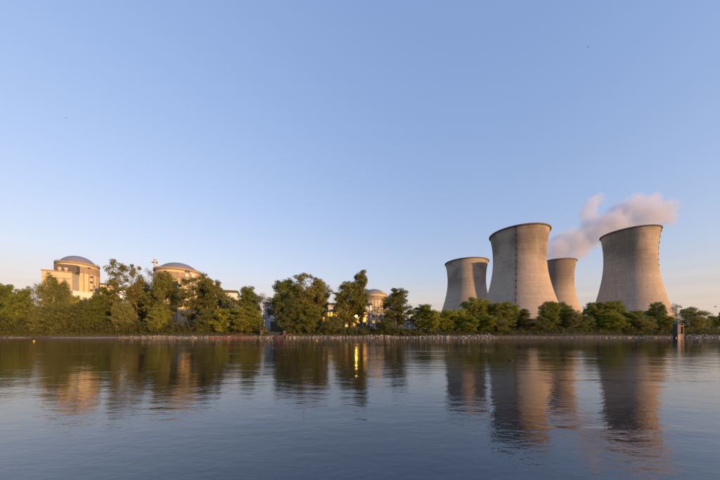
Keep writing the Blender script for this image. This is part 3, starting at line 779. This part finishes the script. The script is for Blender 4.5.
# ------------------------------------------------------------------ steam plume
def plume():
    PY = 452.0
    blobs = [(556, 249, 9), (564, 244, 11), (576, 241, 11), (588, 236, 11), (590, 224, 8), (588, 213, 6.5), (591, 204, 6.5), (600, 199, 4.5),
             (601, 233, 11), (612, 225, 12), (622, 217, 12), (633, 209, 10.5), (636, 200, 5.5), (646, 207, 8.5), (654, 199, 5), (652, 216, 9),
             (663, 211, 9.5), (668, 219, 5.5), (640, 222, 10), (558, 257, 8), (568, 257, 8.5), (577, 252, 8), (583, 248, 7), (628, 230, 9)]
    cen = []
    rp = random.Random(3)
    for (px, py, r) in blobs:
        Y = PY+rp.uniform(-12, 12); x, y, z = at(px, py, Y); cen.append((Vector((x, y, z)), r*Y/F*1.2))
    bm = bmesh.new()
    for c, r in cen:
        bmesh.ops.create_icosphere(bm, subdivisions=2, radius=r*1.28, matrix=Matrix.Translation(c))
    me = bpy.data.meshes.new('steam_plume'); bm.to_mesh(me); bm.free()
    m = bpy.data.materials.new('steam'); m.use_nodes = True; t = m.node_tree; t.nodes.clear()
    out = N(t, 'ShaderNodeOutputMaterial'); vol = N(t, 'ShaderNodeVolumePrincipled'); t.links.new(vol.outputs[0], out.inputs['Volume'])
    vol.inputs['Color'].default_value = (.88, .91, 1.0, 1); vol.inputs['Anisotropy'].default_value = 0.35
    pos = N(t, 'ShaderNodeNewGeometry').outputs['Position']
    # warp the positions so that the edge billows
    wn = N(t, 'ShaderNodeTexNoise'); wn.inputs['Scale'].default_value = .055; wn.inputs['Detail'].default_value = 4; wn.inputs['Roughness'].default_value = .6
    t.links.new(pos, wn.inputs['Vector'])
    sb = N(t, 'ShaderNodeVectorMath', operation='SUBTRACT'); t.links.new(wn.outputs['Color'], sb.inputs[0]); sb.inputs[1].default_value = (.5, .5, .5)
    ad = N(t, 'ShaderNodeVectorMath', operation='MULTIPLY_ADD'); t.links.new(sb.outputs[0], ad.inputs[0]); ad.inputs[1].default_value = (32, 32, 32); t.links.new(pos, ad.inputs[2])
    f = None
    for c, r in cen:
        d = N(t, 'ShaderNodeVectorMath', operation='DISTANCE'); t.links.new(ad.outputs[0], d.inputs[0]); d.inputs[1].default_value = c
        q = math_(t, 'MULTIPLY_ADD', d.outputs['Value'], -1/(r*1.22)); t.nodes[-1].inputs[2].default_value = 1.0
        f = q if f is None else math_(t, 'MAXIMUM', f, q)
    det = noise(t, .075, 7, .7, pos)
    v = math_(t, 'ADD', f, math_(t, 'MULTIPLY_ADD', det, 1.5)); t.nodes[-2].inputs[2].default_value = -.80
    den = mapr(t, v, .06, .40, 0, .058)
    t.links.new(den, vol.inputs['Density'])
    me.materials.append(m)
    o = link('steam_plume', me)
    tag(o, 'pinkish grey steam drifting right behind the rightmost cooling tower', 'steam')
    md = o.modifiers.new('union', 'REMESH'); md.mode = 'VOXEL'; md.voxel_size = 3.0
    try: m.cycles.volume_step_rate = 1.0
    except Exception: pass
    return o
plume()

# ------------------------------------------------------------------ birds, ducks, buoys
def bird(label, px, py, Y, span, bank):
    p = at(px, py, Y); t = thing('bird', label, 'bird', p, .4)
    t.rotation_euler = (0, bank, .5)
    s = span/2
    MB().sphere((0, 0, 0), s*.16, 8, 6, (1, 2.6, 1)).build('body', M['bird'], t, True)
    for sg in (-1, 1):
        w_ = MB(); w_.v = [(sg*.06*s, .22*s, .02), (sg*.06*s, -.2*s, .02), (sg*.5*s, -.12*s, .22*s), (sg*.5*s, .2*s, .25*s), (sg*s, -.14*s, .1*s), (sg*.06*s, 0, -.03*s), (sg*.5*s, .04*s, .17*s)]
        w_.f = [(0, 1, 2, 3), (3, 2, 4), (0, 5, 6, 3), (5, 1, 2, 6), (6, 2, 4), (3, 6, 4)]; w_.build('wing', M['bird'], t)
bird('dark bird flying low against the sky at right edge', 715.5, 306.8, 100, 1.5, .15)
bird('tiny dark bird high in the sky at left', 66, 118, 120, .9, -.2)
bird('tiny dark bird high in the sky above the right towers', 588, 47, 110, .8, .3)
def duck(label, px, y, rz):
    x = (px-360)/F*y; t = thing('duck', label, 'duck', (x, y, 0), rz, 'ducks on the river'); t.scale = (.6, .6, .6)
    m = MB(); m.sphere((0, 0, .05), .13, 10, 6, (1.9, 1, .8)); m.build('body', M['bird'], t, True)
    MB().tube([(.17, 0, .08), (.22, 0, .2), (.23, 0, .24)], [.06, .045, .04], 8).build('neck', M['bird'], t, True)
    h_ = MB().sphere((.25, 0, .26), .06, 8, 6, (1.2, .9, 1)).build('head', M['bird'], t, True)
    MB().tube([(.29, 0, .25), (.37, 0, .235)], [.03, .012], 6).build('beak', M['rust'], h_)
    MB().tube([(-.2, 0, .08), (-.32, 0, .13)], [.07, .01], 6).build('tail', M['bird'], t)
duck('dark duck swimming below the gap of the cooling tower reflections', 511, 18.5, 2.9)
duck('left one of two ducks close to the far bank', 524, 82, .2)
duck('right one of two ducks close to the far bank', 535, 80, .2)
def buoy(label, px, y):
    x = (px-360)/F*y; t = thing('buoy', label, 'buoy', (x, y, 0), 0, 'yellow buoys')
    MB().lathe([(.01, -.2), (.13, -.1), (.17, .04), (.13, .12), (.04, .17), (.04, .25), (.01, .26)], 12).build('float', M['buoy'], t, True)
    MB().tube([(0, 0, .25), (0, 0, .4)], .015, 6).build('staff', M['steel_dark'], t)
buoy('small yellow buoy on the water at left', 34, 62)
buoy('small yellow buoy below the biggest middle tree', 317, 66)
